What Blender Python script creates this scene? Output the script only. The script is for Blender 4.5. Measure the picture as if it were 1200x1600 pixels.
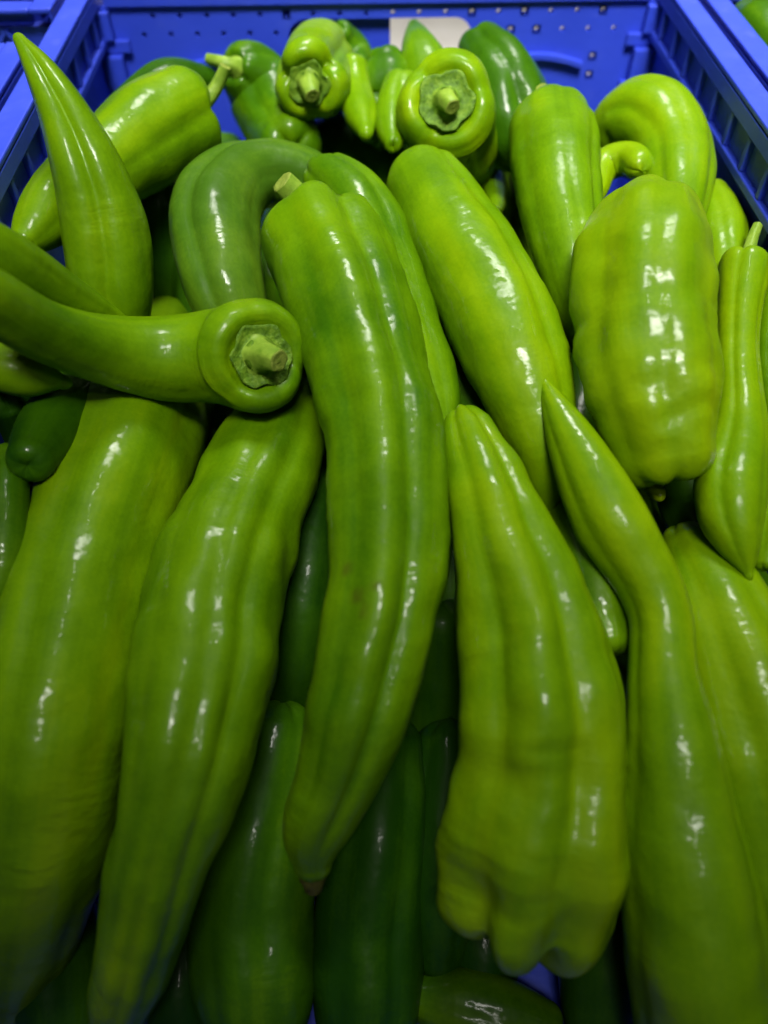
import bpy, math, random
import numpy as np
from mathutils import Vector, Matrix, noise

sc = bpy.context.scene
for o in list(bpy.data.objects): bpy.data.objects.remove(o)
R = math.radians

# ---------------------------------------------------------------- camera
CAM_LOC = (0.0, 0.0, 0.42); CAM_PITCH_DOWN = 52.0; CAM_TURN_RIGHT = 2.0; CAM_LENS = 36.06
cam_data = bpy.data.cameras.new("camera"); cam = bpy.data.objects.new("camera", cam_data)
sc.collection.objects.link(cam); sc.camera = cam
cam.location = CAM_LOC; cam.rotation_euler = (R(90 - CAM_PITCH_DOWN), 0, R(-CAM_TURN_RIGHT))
cam_data.sensor_fit = 'HORIZONTAL'; cam_data.sensor_width = 36.0; cam_data.lens = CAM_LENS
cam_data.clip_start = .01; cam_data.clip_end = 100
cam_data.dof.use_dof = True; cam_data.dof.focus_distance = .36; cam_data.dof.aperture_fstop = 5.0

# ---------------------------------------------------------------- world and lamps (an indoor market hall)
w = bpy.data.worlds.new("World"); sc.world = w; w.use_nodes = True
w.node_tree.nodes["Background"].inputs[0].default_value = (1.0, .97, .86, 1)
w.node_tree.nodes["Background"].inputs[1].default_value = .035
def aim(o, tgt):
    o.rotation_euler = (Vector(tgt) - Vector(o.location)).to_track_quat('-Z', 'Y').to_euler()
def panel(name, loc, tgt, sx, sy, watts, col=(1, .97, .9)):
    d = bpy.data.lights.new(name, 'AREA'); d.shape = 'RECTANGLE'; d.size = sx; d.size_y = sy; d.energy = watts; d.color = col
    o = bpy.data.objects.new(name, d); sc.collection.objects.link(o); o.location = loc; aim(o, tgt); return o
def spot(name, loc, tgt, watts, radius, cone, blend=1.0, col=(1, .96, .86)):
    d = bpy.data.lights.new(name, 'SPOT'); d.energy = watts; d.shadow_soft_size = radius
    d.spot_size = R(cone); d.spot_blend = blend; d.color = col
    o = bpy.data.objects.new(name, d); sc.collection.objects.link(o); o.location = loc; aim(o, tgt); return o
o = panel("unseen_light_panel", (.42, 1.25, 1.9), (.29, .58, .2), 1.4, .8, 4.6); o.data.spread = R(26)   # broad ceiling light beyond the crate, spread narrowed to darken the front
o = panel("unseen_light_panel", (.10, -.35, 2.0), (.14, .62, .24), .7, .5, 4.0); o.data.spread = R(32)  # added fill panel in front, narrowed to brighten the far wall
spot("ceiling_spot_lamp", (.15, -.95, 2.1), (.1, .36, .2), 8, .022, 34)
spot("ceiling_spot_lamp", (.10, .45, 2.0), (.05, .40, .2), 5, .022, 34)
sc.view_settings.view_transform = 'Standard'; sc.view_settings.look = 'None'
sc.view_settings.exposure = 0; sc.view_settings.gamma = 1
sc.render.engine = 'CYCLES'; sc.cycles.max_bounces = 6; sc.cycles.use_denoising = True

# ---------------------------------------------------------------- helpers
def link(o, parent=None):
    sc.collection.objects.link(o)
    if parent is not None: o.parent = parent
    return o
def mesh_obj(name, verts, faces, mat, parent=None, smooth=False, uv=None, loc=None):
    me = bpy.data.meshes.new(name); me.from_pydata([tuple(v) for v in verts], [], [tuple(f) for f in faces])
    if uv is not None:
        l = me.uv_layers.new(name="UVMap"); idx = np.empty(len(me.loops), int); me.loops.foreach_get("vertex_index", idx)
        l.data.foreach_set("uv", np.asarray(uv, float)[idx].ravel())
    if smooth: me.polygons.foreach_set("use_smooth", [True] * len(me.polygons))
    me.materials.append(mat); me.update()
    o = bpy.data.objects.new(name, me)
    if loc is not None: o.location = loc
    return link(o, parent)
def empty(name, loc):
    o = bpy.data.objects.new(name, None); o.location = loc; o.empty_display_size = .02
    return link(o)
def tag(o, label, cat, group=None, kind=None):
    if label: o['label'] = label
    if cat: o['category'] = cat
    if group: o['group'] = group
    if kind: o['kind'] = kind
    return o
def spline(t, T, V):
    T = np.asarray(T, float); V = np.asarray(V, float); n = len(T)
    if n == 2: return np.interp(t, T, V)
    h = np.diff(T); A = np.zeros((n, n)); b = np.zeros(n); A[0, 0] = A[-1, -1] = 1
    for i in range(1, n - 1):
        A[i, i-1] = h[i-1]; A[i, i] = 2 * (h[i-1] + h[i]); A[i, i+1] = h[i]
        b[i] = 6 * ((V[i+1] - V[i]) / h[i] - (V[i] - V[i-1]) / h[i-1])
    M = np.linalg.solve(A, b); i = np.clip(np.searchsorted(T, t) - 1, 0, n - 2); dx = t - T[i]; hh = h[i]
    return V[i] + dx * ((V[i+1] - V[i]) / hh - hh * (2 * M[i] + M[i+1]) / 6) + dx**2 * M[i] / 2 + dx**3 * (M[i+1] - M[i]) / (6 * hh)

# ---------------------------------------------------------------- materials
def new_mat(name):
    m = bpy.data.materials.new(name); m.use_nodes = True
    return m, m.node_tree.nodes, m.node_tree.links, m.node_tree.nodes["Principled BSDF"]
def nz(N, L, vec, scale, detail=3, rough=.5):
    n = N.new('ShaderNodeTexNoise'); n.inputs['Scale'].default_value = scale; n.inputs['Detail'].default_value = detail
    n.inputs['Roughness'].default_value = rough
    if vec is not None: L.new(vec, n.inputs['Vector'])
    return n.outputs['Fac']
def ramp(N, L, fac, stops):
    r = N.new('ShaderNodeValToRGB'); e = r.color_ramp.elements
    e[0].position, e[0].color = stops[0][0], (*stops[0][1], 1); e[1].position, e[1].color = stops[-1][0], (*stops[-1][1], 1)
    for p, c in stops[1:-1]:
        x = e.new(p); x.color = (*c, 1)
    L.new(fac, r.inputs[0]); return r.outputs[0]
def math_n(N, L, op, a, b=None, clamp=False):
    m = N.new('ShaderNodeMath'); m.operation = op; m.use_clamp = clamp
    for i, v in enumerate((a, b)):
        if v is None: continue
        if hasattr(v, 'links') or hasattr(v, 'is_linked'): L.new(v, m.inputs[i])
        else: m.inputs[i].default_value = v
    return m.outputs[0]
def mix_c(N, L, fac, a, b, mode='MIX'):
    m = N.new('ShaderNodeMix'); m.data_type = 'RGBA'; m.blend_type = mode
    for s, v in ((m.inputs[0], fac), (m.inputs[6], a), (m.inputs[7], b)):
        if hasattr(v, 'is_linked'): L.new(v, s)
        elif isinstance(v, tuple): s.default_value = (*v, 1)
        else: s.default_value = v
    return m.outputs[2]

def skin_material():
    m, N, L, B = new_mat("pepper_skin")
    uvn = N.new('ShaderNodeUVMap'); mp = N.new('ShaderNodeMapping'); L.new(uvn.outputs[0], mp.inputs[0])
    oi = N.new('ShaderNodeObjectInfo')
    off = N.new('ShaderNodeVectorMath'); off.operation = 'SCALE'; off.inputs[3].default_value = 37.0
    comb = N.new('ShaderNodeCombineXYZ'); L.new(oi.outputs['Random'], comb.inputs[0]); L.new(oi.outputs['Random'], comb.inputs[2]); L.new(comb.outputs[0], off.inputs[0])
    add = N.new('ShaderNodeVectorMath'); L.new(uvn.outputs[0], add.inputs[0]); L.new(off.outputs[0], add.inputs[1])
    def streak(sx, sy):
        k = N.new('ShaderNodeVectorMath'); k.operation = 'MULTIPLY'; k.inputs[1].default_value = (sx, sy, 1); L.new(add.outputs[0], k.inputs[0]); return k.outputs[0]
    tc = N.new('ShaderNodeTexCoord')
    # broad lengthwise bands of yellower and deeper green, finer fibres, and clouds of ripening
    band = nz(N, L, streak(60, 10), 1, 1, .5); fibre = nz(N, L, streak(420, 14), 1, 2, .5); cloud = nz(N, L, tc.outputs['Object'], 28, 4, .6)
    v = math_n(N, L, 'ADD', math_n(N, L, 'MULTIPLY', band, .55), math_n(N, L, 'MULTIPLY', cloud, .45))
    v = math_n(N, L, 'ADD', v, math_n(N, L, 'MULTIPLY', math_n(N, L, 'SUBTRACT', fibre, .5), .13))
    v = math_n(N, L, 'ADD', v, math_n(N, L, 'MULTIPLY', math_n(N, L, 'SUBTRACT', nz(N, L, tc.outputs['Object'], 700, 1), .5), .12))
    sep = N.new('ShaderNodeSeparateColor'); L.new(oi.outputs['Color'], sep.inputs[0])     # object colour red = ripeness and painted shade of deep peppers, 0 deep green .. 1 yellow-green
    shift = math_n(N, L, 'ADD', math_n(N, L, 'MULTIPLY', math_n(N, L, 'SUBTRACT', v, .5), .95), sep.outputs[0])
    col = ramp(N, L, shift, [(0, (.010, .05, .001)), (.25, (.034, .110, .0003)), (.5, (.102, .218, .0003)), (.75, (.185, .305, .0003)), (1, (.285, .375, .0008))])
    grey = math_n(N, L, 'MULTIPLY', sep.outputs[1], math_n(N, L, 'ADD', cloud, .15))
    col = mix_c(N, L, grey, col, (.085, .125, .028))
    # sparse brown specks
    vor = N.new('ShaderNodeTexVoronoi'); vor.inputs['Scale'].default_value = 55; L.new(tc.outputs['Object'], vor.inputs['Vector'])
    sp = math_n(N, L, 'LESS_THAN', vor.outputs['Distance'], .045); sp2 = math_n(N, L, 'GREATER_THAN', nz(N, L, tc.outputs['Object'], 22, 2), .63)
    col = mix_c(N, L, math_n(N, L, 'MULTIPLY', math_n(N, L, 'MULTIPLY', sp, sp2), .7), col, (.07, .06, .012))
    at = N.new('ShaderNodeAttribute'); at.attribute_name = 'scar'
    sc_ = math_n(N, L, 'MULTIPLY', math_n(N, L, 'MULTIPLY', at.outputs['Fac'], .6), math_n(N, L, 'ADD', nz(N, L, tc.outputs['Object'], 420, 2), .3), True)
    col = mix_c(N, L, sc_, col, (.055, .038, .006)); L.new(col, B.inputs['Base Color'])
    rr = N.new('ShaderNodeMapRange'); L.new(nz(N, L, tc.outputs['Object'], 60, 3), rr.inputs[0]); rr.inputs[3].default_value = .34; rr.inputs[4].default_value = .50
    L.new(rr.outputs[0], B.inputs['Roughness']); B.inputs['IOR'].default_value = 1.45
    cw = N.new('ShaderNodeMapRange'); L.new(nz(N, L, tc.outputs['Object'], 34, 3, .6), cw.inputs[0]); cw.inputs[1].default_value = .35; cw.inputs[2].default_value = .65; cw.inputs[3].default_value = .10; cw.inputs[4].default_value = .38; L.new(cw.outputs[0], B.inputs['Coat Weight']); B.inputs['Coat Roughness'].default_value = .11; B.inputs['Specular IOR Level'].default_value = .12
    
    # skin relief: fine pores, shallow dents, crosswise creases
    h1 = nz(N, L, tc.outputs['Object'], 620, 1); h2 = nz(N, L, tc.outputs['Object'], 85, 2); h3 = nz(N, L, streak(75, 300), 1, 2, .5)
    cre = N.new('ShaderNodeMapRange'); L.new(nz(N, L, tc.outputs['Object'], 30, 2), cre.inputs[0]); cre.inputs[1].default_value = .48; cre.inputs[2].default_value = .68
    h = math_n(N, L, 'ADD', math_n(N, L, 'MULTIPLY', h1, .025), math_n(N, L, 'MULTIPLY', h2, .55))
    h = math_n(N, L, 'ADD', h, math_n(N, L, 'MULTIPLY', nz(N, L, tc.outputs['Object'], 210, 1), .16))
    h = math_n(N, L, 'ADD', h, math_n(N, L, 'MULTIPLY', math_n(N, L, 'MULTIPLY', h3, cre.outputs[0]), .4))
    bp = N.new('ShaderNodeBump'); bp.inputs['Strength'].default_value = .75; bp.inputs['Distance'].default_value = .0016; L.new(h, bp.inputs['Height']); L.new(bp.outputs[0], B.inputs['Normal']); L.new(bp.outputs[0], B.inputs['Coat Normal'])
    return m
def plant_material(name, stops, scale, rough, bump=.4):
    m, N, L, B = new_mat(name); tc = N.new('ShaderNodeTexCoord')
    L.new(ramp(N, L, nz(N, L, tc.outputs['Object'], scale, 5, .65), stops), B.inputs['Base Color'])
    B.inputs['Roughness'].default_value = rough; B.inputs['Specular IOR Level'].default_value = .2
    bp = N.new('ShaderNodeBump'); bp.inputs['Strength'].default_value = bump; bp.inputs['Distance'].default_value = .001
    L.new(nz(N, L, tc.outputs['Object'], scale * 3, 4), bp.inputs['Height']); L.new(bp.outputs[0], B.inputs['Normal'])
    return m
def plastic_material():
    m, N, L, B = new_mat("blue_plastic"); tc = N.new('ShaderNodeTexCoord')
    c = ramp(N, L, nz(N, L, tc.outputs['Object'], 14, 5, .6), [(.25, (.020, .050, .54)), (.75, (.030, .068, .66))])
    dirt = nz(N, L, tc.outputs['Object'], 45, 6, .7); dr = N.new('ShaderNodeMapRange'); L.new(dirt, dr.inputs[0]); dr.inputs[1].default_value = .55; dr.inputs[2].default_value = .8; dr.inputs[4].default_value = .35
    c = mix_c(N, L, dr.outputs[0], c, (.08, .12, .50))
    mp = N.new('ShaderNodeMapping'); mp.inputs['Scale'].default_value = (9, 9, 420); mp.inputs['Rotation'].default_value = (.12, .06, 0); L.new(tc.outputs['Object'], mp.inputs[0])
    scr = N.new('ShaderNodeMapRange'); L.new(nz(N, L, mp.outputs[0], 1, 4, .7), scr.inputs[0]); scr.inputs[1].default_value = .66; scr.inputs[2].default_value = .74; scr.inputs[4].default_value = .5
    c = mix_c(N, L, scr.outputs[0], c, (.14, .18, .58)); L.new(c, B.inputs['Base Color'])
    rr = N.new('ShaderNodeMapRange'); L.new(dirt, rr.inputs[0]); rr.inputs[3].default_value = .35; rr.inputs[4].default_value = .6; L.new(rr.outputs[0], B.inputs['Roughness'])
    bp = N.new('ShaderNodeBump'); bp.inputs['Strength'].default_value = .25; bp.inputs['Distance'].default_value = .001
    L.new(nz(N, L, tc.outputs['Object'], 160, 3), bp.inputs['Height']); L.new(bp.outputs[0], B.inputs['Normal'])
    return m
def table_material():
    m, N, L, B = new_mat("pale_shelf_board"); tc = N.new('ShaderNodeTexCoord')
    L.new(ramp(N, L, nz(N, L, tc.outputs['Object'], 9, 5, .6), [(.3, (.50, .48, .44)), (.7, (.66, .64, .60))]), B.inputs['Base Color']); B.inputs['Roughness'].default_value = .5
    return m
SKIN = skin_material()
CALYX = plant_material("calyx_green", [(.3, (.035, .09, .004)), (.5, (.085, .18, .008)), (.72, (.17, .28, .02))], 260, .55, .7)
STEM = plant_material("stem_green", [(.3, (.10, .20, .012)), (.7, (.22, .34, .035))], 150, .42, .4)
CUT = plant_material("stem_cut", [(.3, (.12, .19, .015)), (.7, (.25, .31, .05))], 600, .6, .6)
NUB = plant_material("tip_scar", [(.3, (.035, .03, .005)), (.7, (.11, .12, .012))], 400, .6, .6)
BLUE = plastic_material(); BOARD = table_material()

# ---------------------------------------------------------------- crates
class MB:
    def __init__(s): s.v = []; s.f = []
    def box(s, x0, x1, y0, y1, z0, z1):
        n = len(s.v); s.v += [(x, y, z) for z in (z0, z1) for y in (y0, y1) for x in (x0, x1)]
        s.f += [tuple(n + i for i in q) for q in ((0,2,3,1),(4,5,7,6),(0,1,5,4),(2,6,7,3),(0,4,6,2),(1,3,7,5))]
        return s
    def build(s, name, mat, parent, bevel=.0008):
        o = mesh_obj(name, s.v, s.f, mat, parent)
        if bevel:
            b = o.modifiers.new("edge", 'BEVEL'); b.width = bevel; b.segments = 2; b.limit_method = 'ANGLE'
        return o
def holed_panel(name, a0, a1, z0, z1, y0, y1, holes, opening, mat, parent, along='x'):
    """upright panel from a0..a1 (along) by z0..z1, thickness y0..y1, with round drain holes (a, z, r) and one rounded hand hole"""
    cut = sorted(set([a0, a1] + [h[0] + s * h[2] * 1.6 for h in holes for s in (-1, 1)] + ([opening[0], opening[1]] if opening else [])))
    zs = sorted(set([z0, z1] + [h[1] + s * h[2] * 1.6 for h in holes for s in (-1, 1)] + ([opening[2], opening[3]] if opening else [])))
    cut = [c for i, c in enumerate(cut) if i == 0 or c - cut[i-1] > 1e-6]; zs = [c for i, c in enumerate(zs) if i == 0 or c - zs[i-1] > 1e-6]
    V = []; Fc = []
    def P(a, y, z): V.append((a, y, z) if along == 'x' else (y, a, z)); return len(V) - 1
    def quad(a, b, c, d): Fc.append((a, b, c, d))
    for ya in (y0, y1):
        for i in range(len(cut) - 1):
            for j in range(len(zs) - 1):
                ca, cz = (cut[i] + cut[i+1]) / 2, (zs[j] + zs[j+1]) / 2
                if opening and opening[0] < ca < opening[1] and opening[2] < cz < opening[3]: continue
                h = next((h for h in holes if abs(h[0] - ca) < h[2] * 1.6 and abs(h[1] - cz) < h[2] * 1.6), None)
                if h is None:
                    quad(P(cut[i], ya, zs[j]), P(cut[i+1], ya, zs[j]), P(cut[i+1], ya, zs[j+1]), P(cut[i], ya, zs[j+1])); continue
                # square ring round a twelve-sided hole
                out = []; inn = []
                for k in range(16):
                    an = 2 * math.pi * k / 16; c, s_ = math.cos(an), math.sin(an); q = 1 / max(abs(c), abs(s_))
                    out.append(P(h[0] + c * q * h[2] * 1.6, ya, h[1] + s_ * q * h[2] * 1.6)); inn.append(P(h[0] + c * h[2], ya, h[1] + s_ * h[2]))
                for k in range(16): quad(out[k], out[(k+1) % 16], inn[(k+1) % 16], inn[k])
    for h in holes:
        r0 = []; r1 = []
        for k in range(16):
            an = 2 * math.pi * k / 16; r0.append(P(h[0] + math.cos(an) * h[2], y0, h[1] + math.sin(an) * h[2])); r1.append(P(h[0] + math.cos(an) * h[2], y1, h[1] + math.sin(an) * h[2]))
        for k in range(16): quad(r0[k], r0[(k+1) % 16], r1[(k+1) % 16], r1[k])
    def edge(p, q): quad(P(p[0], y0, p[1]), P(q[0], y0, q[1]), P(q[0], y1, q[1]), P(p[0], y1, p[1]))
    edge((a0, z0), (a1, z0)); edge((a1, z0), (a1, z1)); edge((a1, z1), (a0, z1)); edge((a0, z1), (a0, z0))
    if opening:
        b0, b1, c0, c1 = opening
        edge((b0, c0), (b1, c0)); edge((b1, c0), (b1, c1)); edge((b1, c1), (b0, c1)); edge((b0, c1), (b0, c0))
        rr = .012                                                  # fillets in the corners of the hand hole
        for (cx, cz, sx, sz) in ((b0, c1, 1, -1), (b1, c1, -1, -1), (b0, c0, 1, 1), (b1, c0, -1, 1)):
            for ya in (y0 + .0001, y1 - .0001):
                fan = [P(cx + sx * 1e-5, ya, cz + sz * 1e-5)]
                for k in range(9):
                    an = math.pi / 2 * k / 8; fan.append(P(cx + sx * rr * (1 - math.cos(an)), ya, cz + sz * rr * (1 - math.sin(an))))
                for k in range(1, 9): Fc.append((fan[0], fan[k], fan[k+1]))
            for k in range(8):
                p = [math.pi / 2 * t / 8 for t in (k, k + 1)]
                edge(*[(cx + sx * rr * (1 - math.cos(t)), cz + sz * rr * (1 - math.sin(t))) for t in p])
    return mesh_obj(name, V, Fc, mat, parent)

CW, CL, CH = .365, .650, .240         # clear width and length inside the rim, height
def make_crate(label, x, y, trusses=False, group=None):
    """x: middle of the crate, y: inner face of its far end wall"""
    root = tag(empty('plastic_crate', (x, y, 0)), label, 'crate', group)
    hw = CW / 2; T = .0045
    holes_back = []
    for k in range(18):
        a = -.150 + k * .0176
        if abs(a) < .165: holes_back.append((a, .2215, .0017))
    for k in range(19):
        a = -.158 + k * .0176
        if not (-.05 < a < .072): holes_back.append((a, .2105, .0017))
    for z in (.193, .181): holes_back += [(.148, z, .0017)]
    holes_back += [(.093, .172, .0022), (.101, .172, .0022)]
    holes_front = [(-.150 + k * .0176, z, .0017) for k in range(18) for z in (.2105,)]
    # four walls
    holed_panel('end_wall', -hw - .012, hw + .012, 0, CH - .013, 0, T, holes_back, (-.062, .062, .170, .2185), BLUE, root)
    holed_panel('end_wall', -hw - .012, hw + .012, 0, CH - .013, -CL - T, -CL, holes_front, (-.062, .062, .176, .2185), BLUE, root)
    for s in (-1, 1):
        xa, xb = sorted((s * (hw + .006), s * (hw + .006 + T)))
        holed_panel('side_wall', -CL + .001, -.001, 0, CH - .013, xa, xb, [(-.05 - k * .027, .035, .0017) for k in range(19)], None, BLUE, root, along='y')
        # rim: flat top with a lip, and the row of pockets under it
        m = MB(); m.box(*sorted((s * hw, s * (hw + .0135))), -CL - .0135, .0135, CH - .003, CH).box(*sorted((s * (hw + .0118), s * (hw + .0135))), -CL - .0135, .0135, CH - .02, CH - .0032)
        m.build('rim', BLUE, root, .0012)
        m = MB(); m.box(*sorted((s * hw, s * (hw + .0058))), -CL + .004, -.004, CH - .034, CH - .029); led = m.build('ledge', BLUE, root)
        m = MB(); m.box(*sorted((s * hw, s * (hw + .0022))), -CL + .004, -.004, CH - .012, CH - .0032); m.build('lip', BLUE, root)
        MB().box(*sorted((s * (hw + .0036), s * (hw + .0057))), -CL + .005, -.005, CH - .0287, CH - .0123).build('pocket_panel', BLUE, root, 0)
        for k in range(21):
            yy = -.012 - k * .028
            MB().box(*sorted((s * (hw + .0004), s * (hw + .0058))), yy - .0115, yy + .0015 - .009, CH - .0288, CH - .0122).build('rib', BLUE, root, .0006)
        for k in range(4):                                          # tall stiffening posts standing on the side wall
            yy = -.10 - k * .13
            MB().box(*sorted((s * (hw + .003), s * (hw + .0058))), yy - .006, yy + .006, .004, CH - .0345).build('post', BLUE, root, .0006)
    for y0, y1 in ((-.0012, .0135), (-CL - .0135, -CL + .0012)):
        MB().box(-hw + .0003, hw - .0003, y0, y1, CH - .0032 - .0002, CH - .0003).build('rim', BLUE, root, .0012)
        MB().box(-hw + .003, hw - .003, *((-.0028, -.0006) if y0 > -.1 else (-CL + .0006, -CL + .0028)), CH - .0125, CH - .0036).build('lip', BLUE, root)
    # stepped corner blocks
    for s in (-1, 1):
        for yy, sg in ((0, -1), (-CL, 1)):
            m = MB(); m.box(*sorted((s * (hw + .005), s * (hw - .012))), *sorted((yy + sg * .0006, yy + sg * .006)), .150, .178)
            m.box(*sorted((s * (hw + .005), s * (hw - .008))), *sorted((yy + sg * .0007, yy + sg * .009)), .1785, .200)
            m.box(*sorted((s * (hw + .005), s * (hw - .014))), *sorted((yy + sg * .0006, yy + sg * .004)), .2005, .2085)
            m.box(*sorted((s * (hw + .005), s * (hw - .005))), *sorted((yy + sg * .0008, yy + sg * .007)), .209, .226)
            m.build('corner_block', BLUE, root)
    # arched ridges moulded on the far wall either side of the hand hole
    for s in (-1, 1):
        V = []; Fc = []; n = 20
        for k in range(n + 1):
            u = k / n; a = s * .112 + (u - .5) * .058; z = .1915 + .0045 * math.sin(math.pi * u) - (.003 * u if s > 0 else .003 * (1 - u))
            for dy, dz in ((-.0005, .0022), (-.0045, .0016), (-.0045, -.0016), (-.0005, -.0022)): V.append((a, dy, z + dz))
        for k in range(n):
            for q in range(4): Fc.append((4*k + q, 4*k + (q+1) % 4, 4*k + 4 + (q+1) % 4, 4*k + 4 + q))
        Fc += [(0, 1, 2, 3), (4*n + 3, 4*n + 2, 4*n + 1, 4*n)]
        mesh_obj('ridge', V, Fc, BLUE, root)
    # outside trusses under the rim of the end walls
    for ys in ((-CL - T - .0030, -CL - T - .0004),) if trusses else ():
        for k in range(10):
            a = -.165 + k * .0345; V = []; Fc = []
            for (p, q) in (((a, .2055), (a + .016, .226)), ((a + .016, .226), (a + .032, .2055))):
                d = Vector((q[0] - p[0], q[1] - p[1])).normalized(); nn = Vector((-d.y, d.x)) * .0011; b = len(V)
                for yy in ys:
                    for (u, sgn) in ((p, 1), (q, 1), (q, -1), (p, -1)): V.append((u[0] + sgn * nn.x, yy, u[1] + sgn * nn.y))
                Fc += [(b, b+1, b+2, b+3), (b+7, b+6, b+5, b+4)] + [(b + i, b + 4 + i, b + 4 + (i+1) % 4, b + (i+1) % 4) for i in range(4)]
            mesh_obj('truss', V, Fc, BLUE, root)
        MB().box(-hw, hw, *ys, .2005, .2045).build('rail', BLUE, root)
    MB().box(-hw + .002, .007, T + .0006, T + .0030, .05, CH - .016).build('backing_plate', BLUE, root)
    MB().box(-hw - .004, hw + .004, -CL + .0005, -.0005, .002, .006).build('floor_panel', BLUE, root)
    return root
make_crate('blue plastic crate heaped with green peppers, hand hole in its far wall', .0175, .575)
make_crate('neighbouring blue crate on the right whose perforated wall shows at the top corner', .0175 + .398, .572)
make_crate('neighbouring blue crate on the left beside the heaped one, only its rim in view', .0175 - .398, .474)
make_crate('blue crate farther back on the left with trusses under its rim', .0175 - .398, .533 + .666, True)
shelf = MB().box(-3, 3, -1.2, 4, -.03, 0).build('shelf_board', BOARD, None, 0); tag(shelf, 'pale board under the crates, seen through the hand hole', None, None, 'structure')

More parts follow.
